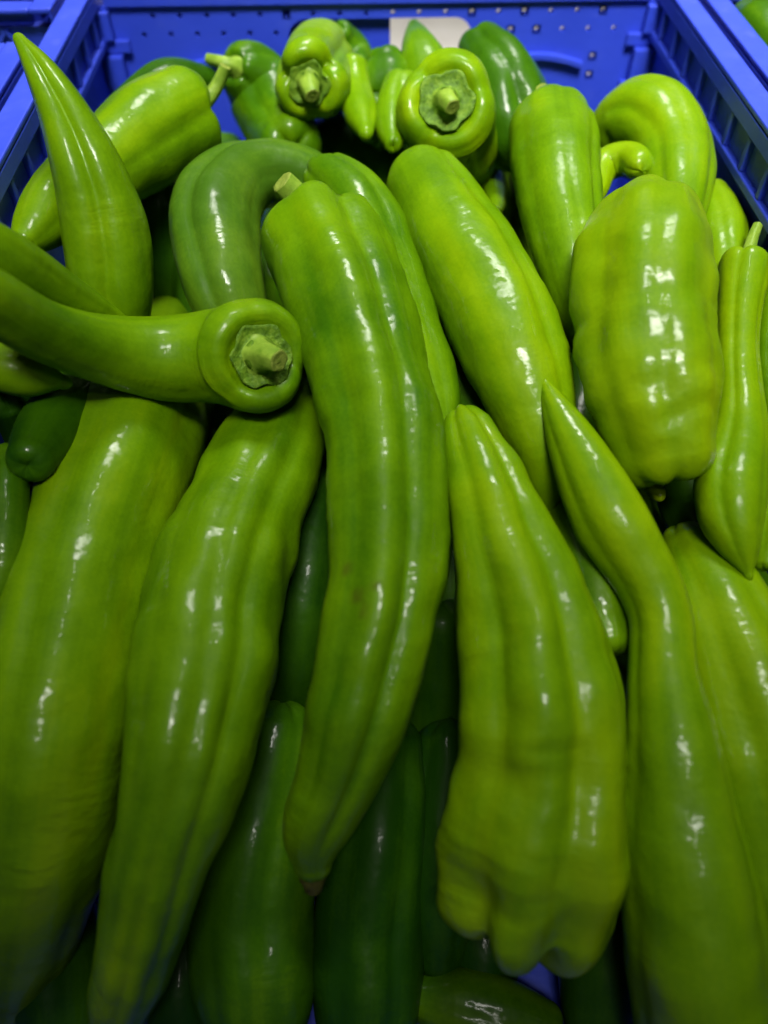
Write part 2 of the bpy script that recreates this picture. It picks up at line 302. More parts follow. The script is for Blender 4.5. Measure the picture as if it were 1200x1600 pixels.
# ---------------------------------------------------------------- peppers
FACE = Vector((0, -.62, .78))
def make_pepper(spec, name='green_pepper'):
    rnd = random.Random(spec['seed'] * 7 + 3); sd = spec['seed'] * 11.37
    A = np.array(spec['pts'], float); P = A[:, :3]; rad = A[:, 3]
    s = np.r_[0, np.cumsum(np.linalg.norm(np.diff(P, axis=0), axis=1))]
    dense = np.linspace(0, s[-1], 300); C = np.stack([spline(dense, s, P[:, k]) for k in range(3)], 1)
    ds = np.r_[0, np.cumsum(np.linalg.norm(np.diff(C, axis=0), axis=1))]; Lg = ds[-1]
    NR = max(28, min(120, int(Lg / .0022))); NA = 72
    u = np.linspace(0, 1, NR); q = np.interp(u * Lg, ds, dense)
    C = np.stack([np.interp(q, dense, C[:, k]) for k in range(3)], 1); rr = np.maximum(spline(q, s, rad), rad.min() * .9)
    Tn = np.gradient(C, axis=0); Tn /= np.linalg.norm(Tn, axis=1, keepdims=True)
    # frame carried along the middle line, starting in the middle with angle 0 towards FACE
    mid = NR // 2; Nn = np.zeros_like(C); n0 = np.array(FACE) - np.dot(np.array(FACE), Tn[mid]) * Tn[mid]
    Nn[mid] = n0 / np.linalg.norm(n0)
    for rng in (range(mid + 1, NR), range(mid - 1, -1, -1)):
        for i in rng:
            pv = Nn[i - 1] if rng.step > 0 else Nn[i + 1]
            v = pv - np.dot(pv, Tn[i]) * Tn[i]; Nn[i] = v / np.linalg.norm(v)
    Bn = -np.cross(Tn, Nn)
    th = np.linspace(0, 2 * np.pi, NA, endpoint=False)
    gro = [(R(a), d * 1.45, wd * 1.1) for a, d, wd in spec['gr']]; twist = R(spec.get('twist', rnd.uniform(-18, 18)))
    bump = spec.get('bump', 1.0); wr = spec.get('wr'); flat = spec.get('flat', 1.0)
    def groove(t):
        g = np.zeros(NA)
        for k, (a, d, wd) in enumerate(gro):
            aa = a + twist * (t - .5) + .10 * noise.noise((t * 4, k * 3.1, sd))
            dd = (th - aa + np.pi) % (2 * np.pi) - np.pi
            g += d * (.8 + .6 * noise.noise((t * 3 + 5, k * 2.3, sd))) * np.exp(-(np.abs(dd) / wd) ** 1.35)
        if 'tiplobe' in spec and t > .76:
            ls = [a for a, _ in spec['tiplobe']]; k = min(1, (t - .76) / .24) ** 2
            for a in [(p + q) / 2 for p, q in zip(ls, ls[1:])]:
                dd = (th - R(a) + np.pi) % (2 * np.pi) - np.pi; g += .18 * k * np.exp(-(dd / .16) ** 2)
        return g
    rings = []; base_r = []
    tipk = spec.get('tip', 'blunt')
    # stem end: shoulder rolling into a pit
    R0 = rr[0]; g0 = groove(0)
    has = 'stem' in spec; pit = .07 if has else .06
    cf = spec.get('calyx', .3); pk = cf + .38 * (1 - cf)
    prof0 = ((-.55, .04), (-.53, .22), (-.47, .42), (-.37, .60), (-.24, .75), (-.08, .87), (.08, .95)) if not has else ((pit, .04), (pit, .5 * cf), (pit * .85, .92 * cf), (pit * .3, cf * 1.06), (-.04, (cf + pk) / 2), (-.08, pk), (-.07, pk + (1 - pk) * .36), (.01, pk + (1 - pk) * .66), (.14, pk + (1 - pk) * .88))
    for a, f in prof0:
        gg = g0
        r_ = R0 * f * (1 - gg * 1.2) ; ax = (a + gg * 1.3 * (1 if f < .95 else .4) + .05 * np.cos(th * 2 + sd)) * R0
        if has and f < cf: ax = np.full(NA, a * R0); r_ = np.full(NA, R0 * f)
        rings.append(C[0] + np.outer(ax - .22 * R0 * 0, Tn[0]) + (np.cos(th) * r_)[:, None] * Nn[0] + (np.sin(th) * r_ * flat)[:, None] * Bn[0]); base_r.append(-.3 + .3 * f)
    pit_c = Vector(C[0] + Tn[0] * pit * R0)
    for i in range(NR):
        t = u[i]
        if t * Lg < .22 * R0: continue
        g = groove(t) * (1 if tipk in ('lobes',) else min(1, (1 - t) * 6 + .35))
        r_ = rr[i] * (1 - g)
        ripple = 0
        if wr and wr[0] - .05 < t < wr[1] + .05:
            wgt = min(1, (t - wr[0] + .05) / .1, (wr[1] + .05 - t) / .1)
            ripple = wgt
        off = np.empty(NA)
        for k in range(NA):
            p = Vector(C[i] + rr[i] * (math.cos(th[k]) * Nn[i] + math.sin(th[k]) * Bn[i]))
            d = .070 * noise.noise(p * 26 + Vector((sd, 0, 0))) + .028 * noise.noise(p * 45 + Vector((sd, sd, 3))) + .030 * noise.noise(p * 70 + Vector((0, sd, 0)))
            if ripple:
                d += ripple * .030 * noise.noise(Vector((t * Lg * 210, math.cos(th[k]) * 1.6, math.sin(th[k]) * 1.6 + sd))) * max(0, .4 + 1.3 * noise.noise(p * 34 + Vector((7, sd, 3))))
            off[k] = d
        r_ = r_ * (1 + bump * off)
        rings.append(C[i] + (np.cos(th) * r_)[:, None] * Nn[i] + (np.sin(th) * r_ * flat)[:, None] * Bn[i]); base_r.append(t)
    # tip
    Re = rr[-1]; last = rings[-1]; cen = C[-1]; cap = spec.get('cap', {'point': 1.5, 'nub': .8, 'blunt': .75, 'lobes': .8}[tipk])
    rel = last - cen; lob = np.ones(NA)
    if tipk in ('blunt', 'lobes'):
        ge = groove(1.0); lob = 1 - 2.2 * ge
        if 'tiplobe' in spec:
            lob = np.full(NA, .3)
            for a, hgt in spec['tiplobe'] + [(180, .8)]:
                dd = (th - R(a) + np.pi) % (2 * np.pi) - np.pi; lob = np.maximum(lob, hgt * np.exp(-(dd / .44) ** 4))
    nc = 12
    for k in range(1, nc + 1):
        ph = math.pi / 2 * k / nc; f = math.cos(ph) ** (.8 if tipk != 'point' else 1.0); f = max(f, .01)
        ax = Re * cap * math.sin(ph) * lob
        if tipk in ('blunt', 'lobes'): ax = ax - Re * cap * .38 * (1 - f) ** 2.2 * np.clip(lob, .3, 2)
        rings.append(cen + rel * f + np.outer(ax, Tn[-1])); base_r.append(1 + .05 * k / nc)
    V = np.concatenate(rings); M = len(rings); idx = np.arange(M * NA).reshape(M, NA)
    F4 = np.stack([idx[:-1], idx[1:], np.roll(idx, -1, 1)[1:], np.roll(idx, -1, 1)[:-1]], -1).reshape(-1, 4).tolist()
    F4 = [f[::-1] for f in F4] + [list(idx[0][::-1]), list(idx[-1])]
    org = C[mid] - np.array((0, 0, rr[mid])); V = V - org
    rm = float(rr.mean()); uv = np.stack([np.tile(np.abs((th / np.pi) - 1) * np.pi * rm, M), np.repeat(np.array(base_r) * Lg, NA)], 1)
    parts = has or tipk == 'nub'
    ripe_shade = spec['col']; colr = (.5 + (ripe_shade - .5) * .55 , spec.get('shade', 0) * .3, 0, 1)  # ripeness; deep peppers carry lower values as shade put into the colour
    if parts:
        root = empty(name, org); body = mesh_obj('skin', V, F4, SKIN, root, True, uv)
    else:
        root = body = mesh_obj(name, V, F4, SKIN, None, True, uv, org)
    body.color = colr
    if 'scar' in spec:
        Wv = V + org; val = np.zeros(len(Wv))
        for x, y, z, r in spec['scar']: val = np.maximum(val, np.clip(1.6 - 1.3 * np.linalg.norm(Wv - np.array((x, y, z)), axis=1) / (r + .0012), 0, 1))
        a_ = body.data.attributes.new('scar', 'FLOAT', 'POINT'); a_.data.foreach_set('value', val)
    tag(root, spec['label'], 'pepper', spec.get('group', 'green peppers heaped in the blue crate'))
    O = Vector(org)
    if tipk == 'nub':
        e = Vector(C[-1] + Tn[-1] * Re * cap * .9) - O; ax = Vector(Tn[-1]); VV = []; FF = []; n_ = Vector(Nn[-1]); b_ = Vector(Bn[-1])
        for k, (a, f) in enumerate(((-.5, .75), (.1, .62), (.45, .5), (.75, .42), (.9, .2))):
            for j in range(12):
                an = 2 * math.pi * j / 12; r_ = Re * f * (1 + .2 * noise.noise((j * .9, k, sd)))
                VV.append(e + ax * a * Re + (n_ * math.cos(an) + b_ * math.sin(an)) * r_)
        FF = [(k*12 + j, k*12 + (j+1) % 12, (k+1)*12 + (j+1) % 12, (k+1)*12 + j) for k in range(4) for j in range(12)] + [tuple(range(48, 60))]
        mesh_obj('tip_nub', VV, FF, NUB, root, True)
    if has:
        ax = -Vector(Tn[0]); n_ = Vector(Nn[0]); b_ = Vector(Bn[0]); Rc = R0 * cf
        rs = spec['stem'][3]; base = pit_c - O + ax * .02 * R0; VV = []; FF = []; NC = 48; lobes = rnd.choice((5, 6)); ph0 = rnd.uniform(0, 6)
        # calyx: star-edged saucer with an upturned rim, fused to the foot of the stem
        prof = [(rs * 1.1 / Rc, .30), (rs * 1.35 / Rc, .14), (.55, .09), (.75, .10), (.90, .15), (1.0, .20), (1.03, .17), (.95, .09), (.8, -.02)]
        for k, (f, hgt) in enumerate(prof):
            for j in range(NC):
                an = 2 * math.pi * j / NC; star = 1 + (.17 * abs(math.cos(lobes / 2 * (an + ph0))) ** 1.6 - .08) * (1 if k > 3 else .4 if k > 1 else 0)
                wob = 1 + .10 * noise.noise((math.cos(an) * 3, math.sin(an) * 3, sd + k * .2))
                r_ = Rc * f * star * wob if k > 1 else Rc * f
                hh = hgt * Rc + (.09 * Rc * noise.noise((math.cos(an) * 3, math.sin(an) * 3, sd + 9)) if k > 2 else 0)
                VV.append(base + ax * hh + (n_ * math.cos(an) + b_ * math.sin(an)) * r_)
        FF = [(k*NC + j, k*NC + (j+1) % NC, (k+1)*NC + (j+1) % NC, (k+1)*NC + j) for k in range(len(prof) - 1) for j in range(NC)]
        mesh_obj('calyx', VV, FF, CALYX, root, True)
        # stem: ribbed tapering stalk bending to its cut end
        tip = Vector(spec['stem'][:3]) - O; p0 = base; p1 = base + ax * (tip - base).length * .55
        VV = []; NS = 14; NJ = 20; pth = [(1-t)**2 * p0 + 2*t*(1-t) * p1 + t*t * tip for t in [k / (NS - 1) for k in range(NS)]]
        nr = n_.copy()
        for k in range(NS):
            tg = (pth[min(k+1, NS-1)] - pth[max(k-1, 0)]).normalized(); nr = (nr - tg * nr.dot(tg)).normalized(); bb = tg.cross(nr); t = k / (NS - 1)
            rk = rs * (1.12 + .6 * math.exp(-t * 8) - .30 * t)
            for j in range(NJ):
                an = 2 * math.pi * j / NJ; VV.append(pth[k] + (nr * math.cos(an) + bb * math.sin(an)) * rk * (1 + .05 * math.cos(5 * an + 1.3 * t)))
        FF = [(k*NJ + j, k*NJ + (j+1) % NJ, (k+1)*NJ + (j+1) % NJ, (k+1)*NJ + j) for k in range(NS - 1) for j in range(NJ)]
        st = mesh_obj('stem', VV, FF, STEM, root, True)
        tg = (pth[-1] - pth[-2]).normalized(); VV2 = []; FF2 = []
        for k, (f, hgt) in enumerate(((1.0, -.02), (.93, .07), (.7, .05), (.4, -.02), (.12, .04))):
            for j in range(NJ):
                an = 2 * math.pi * j / NJ; r_ = rs * .82 * f * (1 + .05 * math.cos(5 * an + 1.3))
                VV2.append(pth[-1] + tg * (hgt + .05 * noise.noise((j * .7, k, sd))) * rs + (nr * math.cos(an) + bb * math.sin(an)) * r_)
        FF2 = [(k*NJ + j, k*NJ + (j+1) % NJ, (k+1)*NJ + (j+1) % NJ, (k+1)*NJ + j) for k in range(4) for j in range(NJ)] + [tuple(range(4*NJ, 5*NJ))]
        mesh_obj('cut_end', VV2, FF2, CUT, st, True)
    return root

# middle line of each pepper from stem end to tip: x, y, z, radius in metres
PEPPERS = [
  {'label': 'long curved pepper lying crosswise with pale cut stem facing the viewer', 'col': 0.45, 'pts': [[-0.0448, 0.2639, 0.1959, 0.0259], [-0.0549, 0.2753, 0.1861, 0.0255], [-0.0714, 0.2803, 0.1819, 0.0221], [-0.089, 0.2796, 0.1822, 0.0205], [-0.1071, 0.2732, 0.1913, 0.0173], [-0.1236, 0.2597, 0.2108, 0.0137], [-0.1348, 0.2453, 0.2373, 0.0121], [-0.1411, 0.2376, 0.2565, 0.0095], [-0.1476, 0.2326, 0.2702, 0.003]], 'seed': 1, 'gr': [(60, 0.05, 0.35), (170, 0.06, 0.4), (290, 0.05, 0.4)], 'tip': 'point', 'bump': 0.5, 'calyx': 0.52, 'stem': [-0.0359, 0.2541, 0.2012, 0.006]},
  {'label': 'longest pepper in the middle with brown nub tip and brown scar at its shoulder', 'col': 0.35, 'pts': [[-0.0204, 0.3585, 0.1975, 0.0355], [-0.0107, 0.3223, 0.1931, 0.0342], [-0.0014, 0.2831, 0.1862, 0.0316], [0.0055, 0.2465, 0.1765, 0.0303], [0.0084, 0.2091, 0.1677, 0.0284], [0.0066, 0.1752, 0.1572, 0.0265], [0.0016, 0.1489, 0.1465, 0.0248], [-0.0076, 0.1211, 0.1306, 0.0224], [-0.0172, 0.1013, 0.1123, 0.0177], [-0.0248, 0.0888, 0.0987, 0.0143], [-0.0258, 0.0806, 0.0899, 0.0087]], 'seed': 2, 'gr': [(-30, 0.1, 0.28), (24, 0.15, 0.22), (55, 0.05, 0.25), (150, 0.1, 0.3), (250, 0.1, 0.3)], 'tip': 'nub', 'wr': [0.2, 0.6], 'bump': 1.2, 'calyx': 0.42, 'flat': 0.93, 'scar': [[-0.0169, 0.3233, 0.2147, 0.0024], [-0.0088, 0.1652, 0.1735, 0.0015], [-0.0043, 0.1533, 0.1726, 0.0022], [-0.0029, 0.147, 0.1723, 0.0012], [0.0025, 0.1551, 0.1769, 0.001]], 'stem': [-0.0385, 0.3731, 0.216, 0.0075]},
  {'label': 'broad pepper with three blunt lobes hanging at its lower end', 'col': 0.6, 'pts': [[0.043, 0.2408, 0.1768, 0.0108], [0.05, 0.2131, 0.1697, 0.0175], [0.0571, 0.1847, 0.1596, 0.0234], [0.064, 0.1535, 0.1446, 0.0297], [0.0669, 0.1257, 0.1325, 0.0333], [0.0648, 0.1013, 0.1149, 0.0359], [0.0601, 0.0797, 0.0971, 0.038], [0.0574, 0.0652, 0.0832, 0.0373]], 'seed': 3, 'gr': [(-38, 0.14, 0.26), (20, 0.17, 0.22), (75, 0.07, 0.3), (170, 0.1, 0.3), (260, 0.08, 0.3)], 'tip': 'lobes', 'twist': -20, 'wr': [0.45, 1.0], 'bump': 1.6, 'cap': 0.66, 'tiplobe': [(-66, 0.6), (-8, 0.85), (50, 1.0)]},
  {'label': 'slender sinuous pepper whose pointed tip rises against the smooth long one', 'col': 0.55, 'pts': [[0.1247, 0.0107, 0.0638, 0.0265], [0.1217, 0.0337, 0.0806, 0.0276], [0.1194, 0.0611, 0.0986, 0.0264], [0.1176, 0.0894, 0.1154, 0.0228], [0.1169, 0.1168, 0.1306, 0.0176], [0.1167, 0.136, 0.139, 0.0143], [0.1183, 0.1555, 0.1473, 0.013], [0.1122, 0.1731, 0.1559, 0.0142], [0.1016, 0.1912, 0.1657, 0.016], [0.093, 0.2127, 0.1746, 0.0136], [0.0847, 0.2345, 0.1828, 0.008], [0.0791, 0.2502, 0.1887, 0.0025]], 'seed': 4, 'gr': [(-60, 0.1, 0.3), (70, 0.08, 0.3), (180, 0.1, 0.3)], 'tip': 'point', 'bump': 0.9},
  {'label': 'smooth long pepper leaning right below the pepper with a grey-green calyx', 'col': 0.5, 'pts': [[0.0325, 0.4015, 0.202, 0.0209], [0.0457, 0.3605, 0.1978, 0.0255], [0.0597, 0.317, 0.1903, 0.0264], [0.0714, 0.2759, 0.1806, 0.024], [0.0786, 0.2471, 0.1672, 0.0182], [0.083, 0.2238, 0.1491, 0.01], [0.0837, 0.2156, 0.1404, 0.0032]], 'seed': 5, 'gr': [(40, 0.1, 0.2), (-70, 0.06, 0.4), (160, 0.1, 0.3)], 'tip': 'point', 'wr': [0.5, 1.0], 'bump': 0.9},
  {'label': 'wide pale yellow-green pepper with wrinkled blunt end', 'col': 0.78, 'pts': [[0.1376, 0.3297, 0.2193, 0.0242], [0.1284, 0.3027, 0.2154, 0.0297], [0.1247, 0.2794, 0.2056, 0.0303], [0.1241, 0.2578, 0.1946, 0.0299], [0.1255, 0.2374, 0.1832, 0.0279], [0.1289, 0.2227, 0.172, 0.0234]], 'seed': 6, 'gr': [(-6, 0.06, 0.2), (-58, 0.07, 0.3), (44, 0.05, 0.22), (150, 0.1, 0.3), (230, 0.1, 0.3)], 'tip': 'blunt', 'wr': [0.45, 1.0], 'bump': 1.8, 'cap': 0.75},
  {'label': 'lumpy dark-striped pepper whose narrow neck comes out under the cut stem', 'col': 0.4, 'pts': [[-0.0371, 0.3153, 0.1338, 0.0223], [-0.0444, 0.268, 0.1404, 0.0256], [-0.0536, 0.2318, 0.1405, 0.0277], [-0.0645, 0.1904, 0.1383, 0.0309], [-0.0673, 0.1547, 0.1346, 0.0297], [-0.0705, 0.1191, 0.128, 0.0266], [-0.0798, 0.0876, 0.1125, 0.0211], [-0.0913, 0.0595, 0.0874, 0.0168], [-0.1062, 0.0338, 0.0536, 0.0107], [-0.1123, 0.0243, 0.0383, 0.0039]], 'seed': 7, 'gr': [(8, 0.08, 0.18), (40, 0.09, 0.16), (-35, 0.05, 0.25), (120, 0.1, 0.3), (220, 0.1, 0.3)], 'tip': 'point', 'wr': [0, 0.35], 'bump': 1.6},
  {'label': 'big thick pepper at lower left with one round glint', 'col': 0.5, 'pts': [[-0.123, 0.3696, 0.1134, 0.0357], [-0.1178, 0.2683, 0.1391, 0.0361], [-0.1246, 0.2157, 0.1353, 0.0342], [-0.1286, 0.1693, 0.1286, 0.0336], [-0.1295, 0.1318, 0.1216, 0.0318], [-0.1353, 0.103, 0.1001, 0.0307], [-0.1459, 0.0765, 0.0684, 0.0272], [-0.1618, 0.0521, 0.0262, 0.0186]], 'seed': 8, 'gr': [(-10, 0.07, 0.22), (-65, 0.08, 0.2), (60, 0.08, 0.25), (170, 0.1, 0.3)], 'tip': 'blunt', 'bump': 0.8},
  {'label': 'thin tapering pepper tip squeezed above the crosswise pepper', 'col': 0.55, 'pts': [[-0.1555, 0.2679, 0.2633, 0.0081], [-0.1444, 0.2701, 0.2488, 0.0104], [-0.1336, 0.2816, 0.2238, 0.0103], [-0.1209, 0.2924, 0.2008, 0.007], [-0.1117, 0.2977, 0.19, 0.0024]], 'seed': 9, 'gr': [(20, 0.06, 0.3), (150, 0.1, 0.3)], 'tip': 'point', 'bump': 0.6},
  {'label': 'pointed pepper standing up against the corner, tip over the crate rim', 'col': 0.5, 'pts': [[-0.1252, 0.316, 0.1748, 0.0192], [-0.1228, 0.321, 0.1902, 0.0206], [-0.1217, 0.3323, 0.2092, 0.0211], [-0.1238, 0.3449, 0.2329, 0.0178], [-0.1311, 0.3591, 0.2527, 0.0128], [-0.1427, 0.3769, 0.2688, 0.0075], [-0.1516, 0.3894, 0.2758, 0.0032]], 'seed': 10, 'gr': [(-12, 0.2, 0.24), (70, 0.08, 0.3), (170, 0.1, 0.3)], 'tip': 'point', 'bump': 0.8},
  {'label': 'dull grey-green arched pepper bending behind the brown-scarred one', 'col': 0.1, 'pts': [[-0.0616, 0.3082, 0.1619, 0.0169], [-0.0665, 0.3206, 0.1833, 0.0191], [-0.0735, 0.3503, 0.1929, 0.0229], [-0.0725, 0.386, 0.1996, 0.0235], [-0.0548, 0.4119, 0.1995, 0.0198], [-0.0286, 0.4135, 0.1952, 0.0165], [-0.0144, 0.4062, 0.1914, 0.0107]], 'seed': 11, 'gr': [(25, 0.14, 0.22), (-60, 0.05, 0.3), (150, 0.1, 0.3), (230, 0.1, 0.3)], 'tip': 'blunt', 'wr': [0, 0.5], 'bump': 1.2, 'shade': 1},
  {'label': 'pepper half hidden along the upper edge of the brown-scarred one', 'col': 0.3, 'pts': [[-0.0202, 0.394, 0.2092, 0.0129], [-0.0042, 0.376, 0.2047, 0.018], [0.0116, 0.3332, 0.1893, 0.02], [0.0231, 0.291, 0.1771, 0.0167], [0.0327, 0.2561, 0.1681, 0.0119], [0.035, 0.2388, 0.1648, 0.0046]], 'seed': 12, 'gr': [(30, 0.08, 0.25), (-50, 0.08, 0.3), (160, 0.1, 0.3)], 'tip': 'point', 'bump': 1.1},
  {'label': 'bell-shouldered pepper with bright swirling shine and upturned stem near the corner', 'col': 0.5, 'pts': [[-0.0919, 0.4524, 0.2162, 0.0262], [-0.1066, 0.4334, 0.2161, 0.0276], [-0.1211, 0.4115, 0.2152, 0.0247], [-0.1385, 0.3788, 0.2145, 0.0196], [-0.1514, 0.3467, 0.2145, 0.0149], [-0.1573, 0.3287, 0.213, 0.0072]], 'seed': 13, 'gr': [(50, 0.09, 0.3), (-45, 0.06, 0.3), (170, 0.1, 0.3)], 'tip': 'blunt', 'bump': 1.2, 'calyx': 0.35, 'stem': [-0.0731, 0.467, 0.2332, 0.004]},
  {'label': 'dark pepper with short stem pointing sideways beside the bell-shouldered one', 'col': 0.1, 'pts': [[-0.0743, 0.5098, 0.2159, 0.0134], [-0.0642, 0.5206, 0.2031, 0.022], [-0.0527, 0.5051, 0.1893, 0.0237], [-0.0416, 0.4684, 0.1876, 0.0196]], 'seed': 14, 'gr': [(-20, 0.12, 0.3), (60, 0.1, 0.3), (170, 0.1, 0.3)], 'tip': 'blunt', 'bump': 0.8, 'calyx': 0.4, 'stem': [-0.0899, 0.5141, 0.2188, 0.0039]},
  {'label': 'three-lobed pepper end with dark stem pit against the back wall', 'col': 0.6, 'pts': [[-0.0266, 0.4648, 0.2238, 0.0223], [-0.0249, 0.4919, 0.2196, 0.0233], [-0.0221, 0.5166, 0.2162, 0.0223], [-0.0189, 0.5327, 0.2136, 0.0196], [-0.0166, 0.541, 0.2126, 0.0132]], 'seed': 15, 'gr': [(70, 0.16, 0.35), (190, 0.16, 0.35), (310, 0.16, 0.35)], 'tip': 'blunt', 'bump': 0.8, 'calyx': 0.5, 'stem': [-0.0246, 0.4533, 0.2225, 0.0054]},
  {'label': 'small finger-like pepper tip with a bright glint, beside the three-lobed end', 'col': 0.6, 'pts': [[-0.0011, 0.5063, 0.2185, 0.0086], [0.0001, 0.4929, 0.2115, 0.0089], [0.0026, 0.4632, 0.2076, 0.0102], [0.0048, 0.4388, 0.2089, 0.0047]], 'seed': 16, 'gr': [(40, 0.06, 0.3), (200, 0.06, 0.3)], 'tip': 'point', 'bump': 0.5},
  {'label': 'dark rounded pepper between the finger-like tip and the leaf-like tip', 'col': 0.2, 'pts': [[0.0151, 0.4775, 0.1904, 0.015], [0.0183, 0.5011, 0.1971, 0.0185], [0.0194, 0.51, 0.2104, 0.0175], [0.0188, 0.5149, 0.2148, 0.012]], 'seed': 17, 'gr': [(10, 0.08, 0.3), (150, 0.1, 0.3)], 'tip': 'blunt', 'bump': 0.8},
  {'label': 'leaf-like pointed pepper tip in front of the hand hole', 'col': 0.3, 'pts': [[0.0504, 0.5086, 0.1811, 0.0226], [0.0449, 0.5063, 0.206, 0.0192], [0.0407, 0.5232, 0.2179, 0.0124], [0.0388, 0.5537, 0.2207, 0.0041]], 'seed': 18, 'gr': [(10, 0.06, 0.3), (150, 0.1, 0.3)], 'tip': 'point', 'bump': 0.6},
  {'label': 'round pepper end with wide grey-green calyx facing the viewer', 'col': 0.65, 'pts': [[0.0486, 0.4298, 0.229, 0.0277], [0.0526, 0.4482, 0.213, 0.0286], [0.0592, 0.462, 0.196, 0.0254], [0.0679, 0.4729, 0.1794, 0.0233], [0.0743, 0.477, 0.1663, 0.0148]], 'seed': 19, 'gr': [(20, 0.08, 0.4), (130, 0.1, 0.4), (250, 0.09, 0.4)], 'tip': 'blunt', 'bump': 0.8, 'calyx': 0.52, 'cap': 0.6, 'stem': [0.051, 0.4187, 0.2306, 0.0054]},
  {'label': 'hidden pepper just left of the grey-green calyx', 'col': 0.35, 'pts': [[0.0277, 0.4857, 0.2156, 0.0107], [0.0235, 0.467, 0.2104, 0.0117], [0.0207, 0.4449, 0.206, 0.0099], [0.0201, 0.4307, 0.2057, 0.0051]], 'seed': 20, 'gr': [(10, 0.08, 0.3), (150, 0.1, 0.3)], 'tip': 'blunt', 'bump': 0.8},
  {'label': 'very dark pepper with curled blunt end near the hand hole', 'col': -0.1, 'pts': [[0.0983, 0.4645, 0.1835, 0.0221], [0.0957, 0.4795, 0.201, 0.0246], [0.088, 0.4983, 0.2132, 0.0224], [0.0813, 0.5216, 0.2165, 0.0169]], 'seed': 21, 'gr': [(5, 0.14, 0.25), (-60, 0.1, 0.3), (80, 0.1, 0.3), (190, 0.1, 0.3)], 'tip': 'blunt', 'bump': 1.4, 'cap': 0.9},
  {'label': 'small pepper upright in the gap beside the grey-green calyx', 'col': 0.4, 'pts': [[0.0895, 0.4969, 0.182, 0.0091], [0.0898, 0.5018, 0.1583, 0.0095], [0.0866, 0.4641, 0.1568, 0.0086], [0.0826, 0.4246, 0.1669, 0.0038]], 'seed': 22, 'gr': [(10, 0.06, 0.3), (180, 0.06, 0.3)], 'tip': 'blunt', 'bump': 0.6},
  {'label': 'upright pepper with shiny shoulder and tiny stem before the back wall', 'col': 0.45, 'pts': [[0.111, 0.4398, 0.2123, 0.0232], [0.1057, 0.3982, 0.2117, 0.0233], [0.1034, 0.3547, 0.2044, 0.0201], [0.107, 0.3208, 0.1901, 0.0165], [0.1096, 0.2922, 0.1775, 0.0106]], 'seed': 23, 'gr': [(48, 0.1, 0.2), (0, 0.05, 0.2), (-60, 0.06, 0.3), (170, 0.1, 0.3)], 'tip': 'blunt', 'wr': [0.3, 0.9], 'bump': 0.9, 'calyx': 0.34, 'stem': [0.1035, 0.4493, 0.2271, 0.0039]},
  {'label': 'little bean-shaped hooked pepper under the arched one', 'col': 0.55, 'pts': [[0.1498, 0.3909, 0.2105, 0.0075], [0.1461, 0.4081, 0.2066, 0.0091], [0.1384, 0.4097, 0.203, 0.0092], [0.1304, 0.3943, 0.2008, 0.007], [0.1238, 0.3742, 0.201, 0.0034]], 'seed': 24, 'gr': [(40, 0.06, 0.3), (200, 0.06, 0.3)], 'tip': 'point', 'bump': 0.5},
  {'label': 'arched yellow-green pepper bent like a hook beside the side wall', 'col': 0.55, 'pts': [[0.1539, 0.4511, 0.1881, 0.0154], [0.1569, 0.455, 0.2015, 0.0201], [0.1684, 0.442, 0.2118, 0.0223], [0.175, 0.4187, 0.2086, 0.0207], [0.1698, 0.382, 0.2043, 0.0177], [0.165, 0.3586, 0.197, 0.012]], 'seed': 25, 'gr': [(50, 0.09, 0.22), (0, 0.06, 0.25), (-50, 0.09, 0.22), (170, 0.1, 0.3)], 'tip': 'blunt', 'bump': 0.6, 'shade': 0},
  {'label': 'rounded pepper wedged between the pale wide one and the side wall', 'col': 0.5, 'pts': [[0.1951, 0.3962, 0.1907, 0.0114], [0.1923, 0.3694, 0.1918, 0.013], [0.1871, 0.3411, 0.1893, 0.0119], [0.1846, 0.3172, 0.1793, 0.0091]], 'seed': 26, 'gr': [(40, 0.08, 0.25), (-30, 0.06, 0.3), (170, 0.1, 0.3)], 'tip': 'blunt', 'bump': 0.7},
  {'label': 'narrow-waisted pepper at the right with a glossy pointed lower end', 'col': 0.65, 'pts': [[0.188, 0.3213, 0.2016, 0.0124], [0.1806, 0.2974, 0.1905, 0.0101], [0.1746, 0.2668, 0.1776, 0.0096], [0.1693, 0.2381, 0.169, 0.0116], [0.1582, 0.2093, 0.1633, 0.0153], [0.1555, 0.192, 0.1586, 0.0123], [0.1575, 0.1792, 0.1531, 0.0065], [0.1588, 0.1728, 0.15, 0.0021]], 'seed': 27, 'gr': [(-40, 0.1, 0.2), (35, 0.06, 0.25), (170, 0.1, 0.3)], 'tip': 'point', 'wr': [0.6, 1.0], 'bump': 1.3, 'calyx': 0.36, 'stem': [0.1955, 0.337, 0.209, 0.0028]},
  {'label': 'pepper cut by the right edge beside the narrow waist', 'col': 0.4, 'pts': [[0.2127, 0.3334, 0.1901, 0.0104], [0.2019, 0.2975, 0.1823, 0.01], [0.1919, 0.2614, 0.1741, 0.0084], [0.1863, 0.24, 0.1706, 0.0041]], 'seed': 28, 'gr': [(-40, 0.08, 0.3), (120, 0.1, 0.3)], 'tip': 'blunt', 'bump': 0.8},
  {'label': 'small glossy pepper end at the right edge behind the pointed lower end', 'col': 0.6, 'pts': [[0.2019, 0.2542, 0.1641, 0.009], [0.1868, 0.226, 0.1602, 0.0087], [0.1755, 0.1976, 0.1549, 0.0078], [0.169, 0.1789, 0.1481, 0.0049]], 'seed': 29, 'gr': [(-40, 0.08, 0.3), (120, 0.1, 0.3)], 'tip': 'blunt', 'bump': 1.0},
